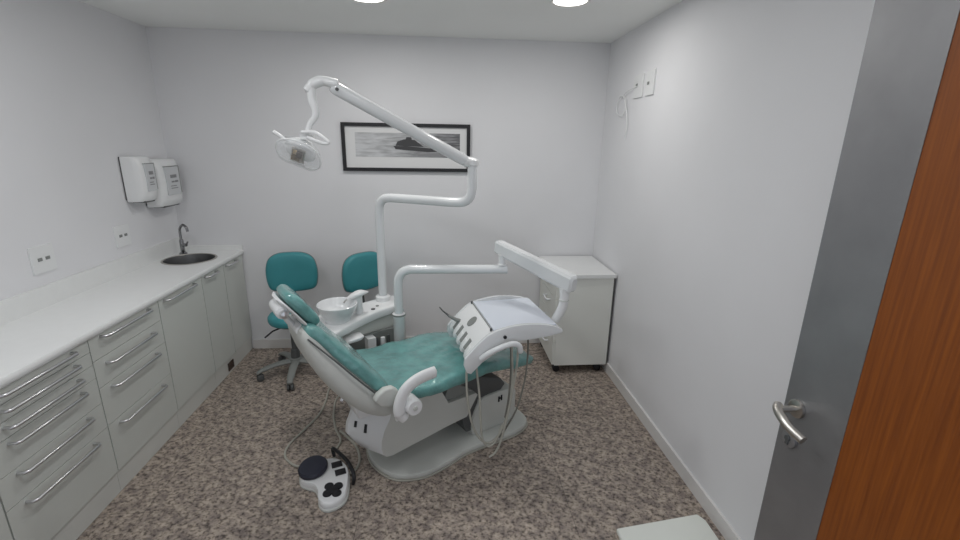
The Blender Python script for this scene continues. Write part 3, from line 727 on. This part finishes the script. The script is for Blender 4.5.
# ================================================================== FOOT CONTROL
fo = thing('foot_control', 'white foot control with a big dark pedal on the granite floor', 'foot pedal', (0, 0, 0))
outl = [(-.741, 2.013), (-.720, 1.955), (-.687, 1.931), (-.642, 1.912), (-.614, 1.870), (-.597, 1.816), (-.563, 1.784), (-.520, 1.790), (-.483, 1.826), (-.474, 1.880), (-.486, 1.977), (-.505, 2.040), (-.553, 2.097), (-.592, 2.112), (-.635, 2.110), (-.697, 2.118), (-.738, 2.076)]
cx, cy = -.60, 1.96
ou = closed_spline(outl, 4)
finish('foot_plate', prism([(cx + (x - cx) * 1.03, cy + (y - cy) * 1.03) for x, y in ou], .001, .016, 'z', .003, 1, 40), 'offw', fo)
finish('body', loft([[(cx + (x - cx) * k, cy + (y - cy) * k, z) for x, y in ou] for k, z in ((.99, .016), (1.0, .030), (.985, .042), (.95, .048))]), 'plast', fo, 50)
pd = finish('round_pedal', lathe([(.062, .048), (.072, .052), (.074, .066), (.068, .076), (.04, .082), (.0, .083)], 36, (-.675, 2.022, 0), sx=.98, sy=1.12), 'navy', fo)
for x, y in ((-.562, 2.050), (-.531, 1.992)):
    b = box(-.026, .026, -.019, .019, .046, .056, .004); xf(b, Matrix.Translation((x, y, 0)) @ Matrix.Rotation(.35, 4, 'Z')); finish('foot_button', b, 'black', fo)
b = join(lathe([(.022, .046), (.026, .05), (.024, .056), (.0, .058)], 20, (.026, .024, 0)), lathe([(.022, .046), (.026, .05), (.024, .056), (.0, .058)], 20, (-.026, -.024, 0)),
         lathe([(.022, .046), (.026, .05), (.024, .056), (.0, .058)], 20, (.024, -.030, 0)), lathe([(.022, .046), (.026, .05), (.024, .056), (.0, .058)], 20, (-.024, .030, 0)), lathe([(.026, .046), (.026, .056), (.0, .0585)], 20))
xf(b, Matrix.Translation((-.541, 1.870, 0)) @ Matrix.Rotation(.1, 4, 'Z') @ Matrix.Diagonal((.88, .88, 1, 1))); finish('cross_button', b, 'black', fo)
finish('carry_bar', tube(spline([(-.600, 2.150, .030), (-.606, 2.160, .068), (-.555, 2.105, .074), (-.507, 2.047, .074), (-.470, 1.985, .070), (-.452, 1.938, .060), (-.458, 1.940, .022)], 5), .0095, 10, rend=True), 'black', fo)
finish('power_cable', tube(spline([(-.74, 2.075, .03), (-.80, 2.11, .008), (-.875, 2.19, .006), (-.885, 2.29, .006), (-.84, 2.43, .006), (-.79, 2.60, .006), (-.79, 2.76, .007), (-.80, 2.92, .007), (-.72, 3.00, .007), (-.56, 2.97, .01), (-.47, 2.80, .02), (-.475, 2.66, .05)], 7), .0065, 8), 'hose', fo)
finish('power_cable', tube(spline([(-.575, 2.105, .03), (-.615, 2.20, .008), (-.60, 2.31, .007), (-.66, 2.44, .007), (-.705, 2.60, .007), (-.72, 2.78, .007), (-.64, 2.88, .007), (-.55, 2.78, .012), (-.53, 2.60, .04)], 7), .0065, 8), 'hose', fo)
finish('power_cable', tube(spline([(-.62, 2.39, .018), (-.56, 2.33, .010), (-.50, 2.25, .007), (-.463, 2.15, .007), (-.466, 2.07, .008), (-.49, 2.02, .02)], 7), .007, 8), 'hose', fo)

# ================================================================== WHITE MAT BY THE DOOR
mt = prism([(.772, 1.582), (.768, 1.10), (1.16, 1.10), (1.205, 1.46), (1.205, 1.60), (1.185, 1.638), (1.14, 1.632)], .001, .026, 'z', .008, 3)
tag(finish('floor_mat', mt, 'mat_'), 'white flat mat on the floor beside the right wall and open door', 'mat')

# ================================================================== CAMERA, WORLD
f, h, yaw, pitch, roll = 450.0, 1.6856, -.0854, -.2741, .0165
cyw, syw = math.cos(yaw), math.sin(yaw)
fw = Vector((-syw * math.cos(pitch), cyw * math.cos(pitch), math.sin(pitch)))
r0 = Vector((cyw, syw, 0)); u0 = r0.cross(fw)
r1 = r0 * math.cos(roll) + u0 * math.sin(roll); u1 = -r0 * math.sin(roll) + u0 * math.cos(roll)
cam = bpy.data.cameras.new('camera'); cam.sensor_fit = 'HORIZONTAL'; cam.sensor_width = 36; cam.lens = f * 36 / 960; cam.clip_start = .02
co = bpy.data.objects.new('camera', cam); COL.objects.link(co)
co.matrix_world = Matrix(((r1.x, u1.x, -fw.x, 0), (r1.y, u1.y, -fw.y, 0), (r1.z, u1.z, -fw.z, h), (0, 0, 0, 1)))
SC.camera = co

wd = bpy.data.worlds.new('hallway_light'); SC.world = wd; wd.use_nodes = True
wd.node_tree.nodes['Background'].inputs[0].default_value = (.80, .86, .95, 1)
wd.node_tree.nodes['Background'].inputs[1].default_value = 1.3
SC.view_settings.view_transform = 'Standard'
SC.view_settings.look = 'None'
SC.view_settings.exposure = -0.73
SC.cycles.max_bounces = 8
SC.cycles.diffuse_bounces = 5
